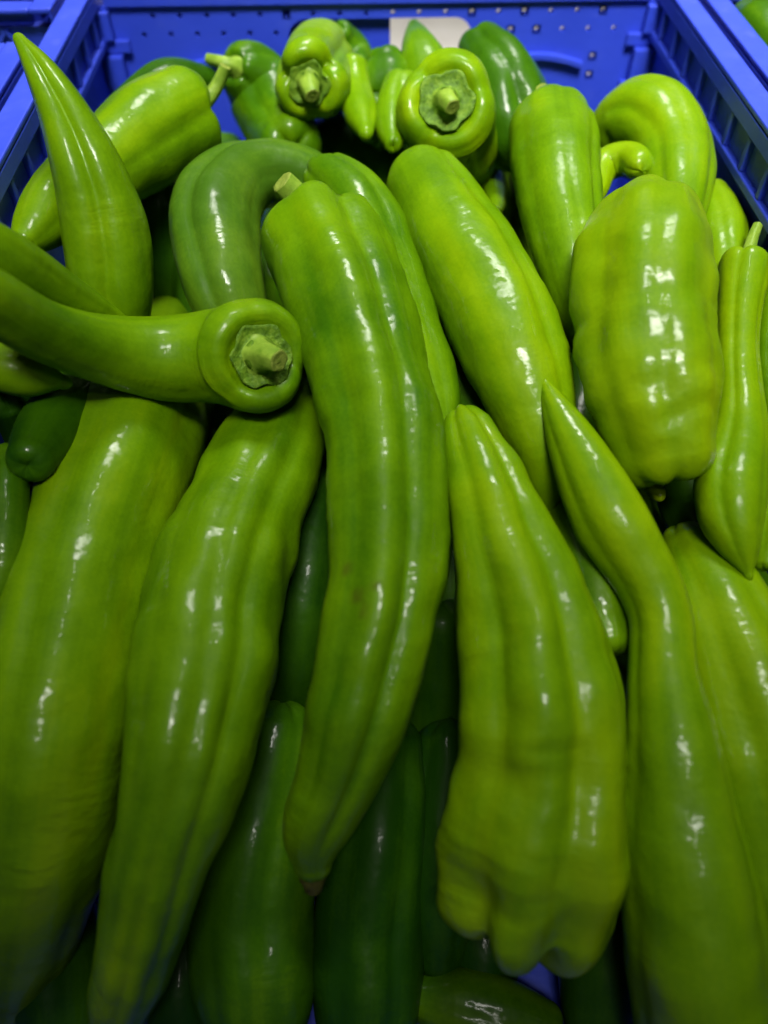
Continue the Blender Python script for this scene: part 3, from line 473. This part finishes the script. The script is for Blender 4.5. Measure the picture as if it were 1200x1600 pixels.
  {'label': 'pale pepper tip peeping out below the wide wrinkled end', 'col': 1.0, 'pts': [[0.1258, 0.2471, 0.1526, 0.0079], [0.1306, 0.2329, 0.1479, 0.0066], [0.1326, 0.2198, 0.1482, 0.0038]], 'seed': 30, 'gr': [(40, 0.06, 0.3), (200, 0.06, 0.3)], 'tip': 'point', 'bump': 0.6},
  {'label': 'large smooth pepper along the right side behind the sinuous one', 'col': 0.6, 'pts': [[0.1457, 0.206, 0.1316, 0.0113], [0.1504, 0.1779, 0.1304, 0.0216], [0.1549, 0.1413, 0.1226, 0.0275], [0.1601, 0.106, 0.1066, 0.0294], [0.1638, 0.0637, 0.0782, 0.0275], [0.168, 0.0312, 0.0489, 0.0199]], 'seed': 31, 'gr': [(25, 0.1, 0.2), (-30, 0.08, 0.25), (80, 0.06, 0.3), (180, 0.1, 0.3)], 'tip': 'blunt', 'bump': 0.9},
  {'label': 'dull pepper end tucked between the broad lobed one and the sinuous one', 'col': 0.42, 'pts': [[0.0922, 0.2296, 0.137, 0.0085], [0.0961, 0.1993, 0.1372, 0.0145], [0.0989, 0.1727, 0.1337, 0.015], [0.1002, 0.1555, 0.1292, 0.012]], 'seed': 32, 'gr': [(30, 0.06, 0.3), (170, 0.1, 0.3)], 'tip': 'blunt', 'bump': 0.7},
  {'label': 'deep green pepper end with a single bright glint under the crosswise one', 'col': -0.15, 'pts': [[-0.1259, 0.3145, 0.1533, 0.0167], [-0.1383, 0.2763, 0.1602, 0.017], [-0.1427, 0.2407, 0.1694, 0.0142], [-0.143, 0.2262, 0.1744, 0.0104]], 'seed': 33, 'gr': [(40, 0.03, 0.4), (190, 0.05, 0.4)], 'tip': 'blunt', 'bump': 0.3, 'cap': 0.9},
  {'label': 'dark pepper side at the left edge below the deep green end', 'col': 0.1, 'pts': [[-0.1597, 0.236, 0.1659, 0.0085], [-0.1542, 0.2117, 0.1649, 0.0098], [-0.1516, 0.1898, 0.158, 0.0096], [-0.153, 0.1705, 0.1492, 0.0052]], 'seed': 34, 'gr': [(10, 0.06, 0.4), (190, 0.05, 0.4)], 'tip': 'blunt', 'bump': 0.8},
  {'label': 'light pepper end at the left edge just below the crosswise one', 'col': 0.6, 'pts': [[-0.1643, 0.2635, 0.1962, 0.0095], [-0.1526, 0.2607, 0.1943, 0.0111], [-0.1423, 0.2602, 0.1904, 0.009], [-0.1347, 0.2612, 0.1862, 0.0034]], 'seed': 35, 'gr': [(40, 0.05, 0.4), (190, 0.05, 0.4)], 'tip': 'point', 'bump': 0.6},
  {'label': 'olive pepper deep between the striped one and the brown nub tip', 'col': 0, 'pts': [[-0.0455, 0.1502, 0.064, 0.0198], [-0.0523, 0.1049, 0.0564, 0.0268], [-0.0562, 0.0713, 0.0401, 0.0279], [-0.0547, 0.0412, 0.0268, 0.0256], [-0.0539, 0.0211, 0.0187, 0.0175]], 'seed': 36, 'gr': [(20, 0.08, 0.3), (-30, 0.06, 0.3), (170, 0.1, 0.3)], 'tip': 'blunt', 'bump': 1.0},  # col lowered so the skin colour holds the shade of the gap
  {'label': 'shaded pepper with a narrow vertical glint below the brown nub tip', 'col': -0.5, 'pts': [[0.0063, 0.1447, 0.0573, 0.0187], [0.0, 0.1014, 0.0525, 0.024], [-0.0046, 0.0652, 0.0355, 0.0245], [-0.0066, 0.0328, 0.0228, 0.0222], [-0.0077, 0.013, 0.0137, 0.0153]], 'seed': 37, 'gr': [(30, 0.1, 0.25), (-30, 0.08, 0.3), (170, 0.1, 0.3)], 'tip': 'blunt', 'bump': 0.9},  # shade painted in: darker green than its ripeness
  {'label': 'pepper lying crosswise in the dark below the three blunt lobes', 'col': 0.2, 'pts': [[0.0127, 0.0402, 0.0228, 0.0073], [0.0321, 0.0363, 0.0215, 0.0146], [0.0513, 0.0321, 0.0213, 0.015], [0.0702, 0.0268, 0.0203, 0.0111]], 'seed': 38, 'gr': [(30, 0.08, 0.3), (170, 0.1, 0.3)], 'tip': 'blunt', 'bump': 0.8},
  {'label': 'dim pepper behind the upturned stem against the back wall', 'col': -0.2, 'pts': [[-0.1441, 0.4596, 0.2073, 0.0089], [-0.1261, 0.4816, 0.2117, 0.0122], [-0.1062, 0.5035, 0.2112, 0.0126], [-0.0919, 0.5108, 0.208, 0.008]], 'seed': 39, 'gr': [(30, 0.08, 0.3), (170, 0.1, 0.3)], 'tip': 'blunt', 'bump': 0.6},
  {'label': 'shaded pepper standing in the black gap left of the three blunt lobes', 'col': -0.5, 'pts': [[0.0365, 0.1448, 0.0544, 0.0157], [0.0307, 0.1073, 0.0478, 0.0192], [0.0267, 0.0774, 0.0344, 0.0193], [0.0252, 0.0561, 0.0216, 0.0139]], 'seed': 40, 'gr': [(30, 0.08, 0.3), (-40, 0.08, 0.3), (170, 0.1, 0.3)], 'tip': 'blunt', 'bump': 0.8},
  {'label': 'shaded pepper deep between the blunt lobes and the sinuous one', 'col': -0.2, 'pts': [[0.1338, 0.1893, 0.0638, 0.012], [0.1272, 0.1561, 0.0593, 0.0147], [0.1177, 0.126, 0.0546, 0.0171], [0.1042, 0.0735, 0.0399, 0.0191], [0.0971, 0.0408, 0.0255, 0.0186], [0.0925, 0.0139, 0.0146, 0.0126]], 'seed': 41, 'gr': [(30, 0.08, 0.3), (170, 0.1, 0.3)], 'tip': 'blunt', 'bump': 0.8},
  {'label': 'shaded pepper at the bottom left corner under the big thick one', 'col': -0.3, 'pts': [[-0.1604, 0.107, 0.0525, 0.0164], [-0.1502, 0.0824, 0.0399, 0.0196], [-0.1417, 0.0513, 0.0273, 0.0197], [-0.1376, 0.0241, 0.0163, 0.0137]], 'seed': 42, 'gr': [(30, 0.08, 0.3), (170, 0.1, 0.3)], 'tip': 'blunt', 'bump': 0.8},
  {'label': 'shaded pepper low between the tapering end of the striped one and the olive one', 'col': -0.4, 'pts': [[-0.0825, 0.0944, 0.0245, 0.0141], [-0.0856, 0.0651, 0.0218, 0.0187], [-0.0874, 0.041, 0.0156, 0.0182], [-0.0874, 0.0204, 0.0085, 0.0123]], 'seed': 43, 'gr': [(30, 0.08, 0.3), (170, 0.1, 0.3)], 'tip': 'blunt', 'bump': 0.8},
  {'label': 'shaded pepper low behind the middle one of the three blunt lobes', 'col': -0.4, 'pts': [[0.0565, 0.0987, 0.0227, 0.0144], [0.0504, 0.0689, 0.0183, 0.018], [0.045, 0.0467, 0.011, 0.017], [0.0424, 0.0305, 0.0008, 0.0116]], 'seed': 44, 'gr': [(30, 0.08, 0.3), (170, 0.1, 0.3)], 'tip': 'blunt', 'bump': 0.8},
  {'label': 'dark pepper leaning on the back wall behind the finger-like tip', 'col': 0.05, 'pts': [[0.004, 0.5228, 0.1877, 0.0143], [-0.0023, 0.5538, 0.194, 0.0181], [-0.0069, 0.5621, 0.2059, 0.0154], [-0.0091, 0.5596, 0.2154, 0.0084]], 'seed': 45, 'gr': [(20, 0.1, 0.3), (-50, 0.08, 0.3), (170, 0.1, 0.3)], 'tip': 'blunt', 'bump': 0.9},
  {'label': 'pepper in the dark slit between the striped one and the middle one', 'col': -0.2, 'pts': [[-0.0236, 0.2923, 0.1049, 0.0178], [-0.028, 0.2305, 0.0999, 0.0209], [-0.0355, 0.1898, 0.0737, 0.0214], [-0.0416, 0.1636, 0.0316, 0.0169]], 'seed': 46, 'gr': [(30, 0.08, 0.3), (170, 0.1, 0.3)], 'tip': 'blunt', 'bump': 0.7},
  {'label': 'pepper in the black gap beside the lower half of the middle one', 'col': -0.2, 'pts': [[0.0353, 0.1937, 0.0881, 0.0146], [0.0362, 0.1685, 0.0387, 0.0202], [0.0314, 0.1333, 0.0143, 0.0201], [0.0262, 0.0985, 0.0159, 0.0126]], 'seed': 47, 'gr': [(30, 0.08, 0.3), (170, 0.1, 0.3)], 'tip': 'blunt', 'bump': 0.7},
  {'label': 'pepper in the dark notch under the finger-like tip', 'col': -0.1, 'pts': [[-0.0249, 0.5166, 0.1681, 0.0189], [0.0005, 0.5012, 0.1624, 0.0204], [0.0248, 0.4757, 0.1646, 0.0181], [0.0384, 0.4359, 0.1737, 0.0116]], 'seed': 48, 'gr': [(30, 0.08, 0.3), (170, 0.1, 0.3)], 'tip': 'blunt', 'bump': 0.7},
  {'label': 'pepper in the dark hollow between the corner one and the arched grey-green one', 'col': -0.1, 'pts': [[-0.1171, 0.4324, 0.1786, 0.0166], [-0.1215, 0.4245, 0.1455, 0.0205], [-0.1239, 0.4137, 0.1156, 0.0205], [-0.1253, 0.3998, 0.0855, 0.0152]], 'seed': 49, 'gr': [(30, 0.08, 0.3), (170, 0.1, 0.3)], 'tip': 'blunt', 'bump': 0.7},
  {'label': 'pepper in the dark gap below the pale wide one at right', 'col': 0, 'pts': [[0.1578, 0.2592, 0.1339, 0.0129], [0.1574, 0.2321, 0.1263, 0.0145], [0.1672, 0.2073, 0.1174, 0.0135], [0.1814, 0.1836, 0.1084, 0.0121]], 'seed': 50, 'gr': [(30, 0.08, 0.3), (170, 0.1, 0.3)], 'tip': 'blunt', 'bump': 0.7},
  {'label': 'pepper in the dark triangle where the middle one meets the smooth long one', 'col': 0, 'pts': [[0.0424, 0.3283, 0.1542, 0.0137], [0.0505, 0.2984, 0.1446, 0.016], [0.0615, 0.2695, 0.1359, 0.015], [0.0718, 0.2418, 0.1281, 0.0114]], 'seed': 51, 'gr': [(30, 0.08, 0.3), (170, 0.1, 0.3)], 'tip': 'blunt', 'bump': 0.7},
  {'label': 'pepper in the shadowed hollow of the hook-bent arched one', 'col': -0.2, 'pts': [[0.1414, 0.4739, 0.18, 0.0137], [0.161, 0.4792, 0.1791, 0.0162], [0.1793, 0.4622, 0.1792, 0.0159], [0.1828, 0.4319, 0.1811, 0.0114]], 'seed': 52, 'gr': [(30, 0.08, 0.3), (170, 0.1, 0.3)], 'tip': 'blunt', 'bump': 0.7},
  {'label': 'pepper in the dark left-edge gap under the deep green end', 'col': -0.3, 'pts': [[-0.165, 0.2649, 0.1752, 0.01], [-0.1673, 0.2684, 0.1526, 0.0124], [-0.168, 0.2583, 0.1283, 0.0141], [-0.1633, 0.2349, 0.1166, 0.0139], [-0.159, 0.2092, 0.1095, 0.0092]], 'seed': 53, 'gr': [(30, 0.08, 0.3), (170, 0.1, 0.3)], 'tip': 'blunt', 'bump': 0.7}
]
for spec in PEPPERS: make_pepper(spec)
# the bottom of the heap, glimpsed only in the dark gaps
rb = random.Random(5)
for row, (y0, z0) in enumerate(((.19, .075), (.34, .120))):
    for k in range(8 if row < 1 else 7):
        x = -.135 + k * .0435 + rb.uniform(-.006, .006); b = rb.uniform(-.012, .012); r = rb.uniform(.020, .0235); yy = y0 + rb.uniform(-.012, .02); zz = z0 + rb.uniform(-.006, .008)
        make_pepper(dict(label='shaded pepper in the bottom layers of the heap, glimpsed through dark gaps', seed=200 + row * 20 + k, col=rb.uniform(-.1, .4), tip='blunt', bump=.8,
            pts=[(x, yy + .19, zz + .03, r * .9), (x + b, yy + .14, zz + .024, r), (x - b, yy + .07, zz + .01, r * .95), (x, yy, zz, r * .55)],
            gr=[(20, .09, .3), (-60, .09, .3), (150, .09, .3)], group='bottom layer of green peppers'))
# peppers in the neighbouring crates
for lab, pts, col in (
        ('dark pepper lying in the gap between the two crates on the left', [(-.32, .509, .195, .014), (-.27, .508, .200, .019), (-.22, .508, .202, .019), (-.185, .508, .200, .011)], .35),
        ('dull dark pepper in the right-hand crate at the picture edge', [(.288, .43, .195, .022), (.270, .475, .213, .028), (.260, .515, .226, .029), (.258, .540, .224, .020)], .0),
        ('lighter pepper below the dull one in the right-hand crate', [(.262, .33, .16, .022), (.261, .38, .18, .025), (.264, .425, .176, .018)], .45)):
    make_pepper(dict(label=lab, pts=pts, col=col, seed=90 + len(lab), gr=[(20, .1, .3), (-60, .1, .3), (150, .1, .3)], tip='blunt', group='green peppers in the neighbouring crates'))
# what carries those two: the rest of the pile in that crate, and a few more along the right side of the heaped one
for k, (x, y, z) in enumerate(((.262, .36, .028), (.308, .37, .028), (.264, .37, .074), (.306, .36, .072), (.266, .375, .116), (.306, .37, .114), (.304, .39, .155), (.355, .36, .028))):
    make_pepper(dict(label='pepper lower in the small pile of the right-hand crate', seed=300 + k, col=rb.uniform(0, .5), tip='blunt', bump=.8,
        pts=[(x, y + .16, z + .012, .019), (x + .003, y + .11, z + .006, .022), (x - .003, y + .05, z, .021), (x, y, z - .003, .012)],
        gr=[(20, .09, .3), (-60, .09, .3), (150, .09, .3)], group='lower peppers in the right-hand crate'))
for k, (x, y, z) in enumerate(((.176, .02, .026), (.172, .05, .066), (.176, .22, .09), (.178, .30, .125))):
    make_pepper(dict(label='shaded pepper low along the right side wall under the heap', seed=330 + k, col=rb.uniform(0, .5), tip='blunt', bump=.8,
        pts=[(x, y + .17, z + .014, .018), (x + .002, y + .12, z + .008, .021), (x - .002, y + .05, z, .020), (x, y, z - .003, .011)],
        gr=[(20, .09, .3), (-60, .09, .3), (150, .09, .3)], group='peppers low along the right side wall'))
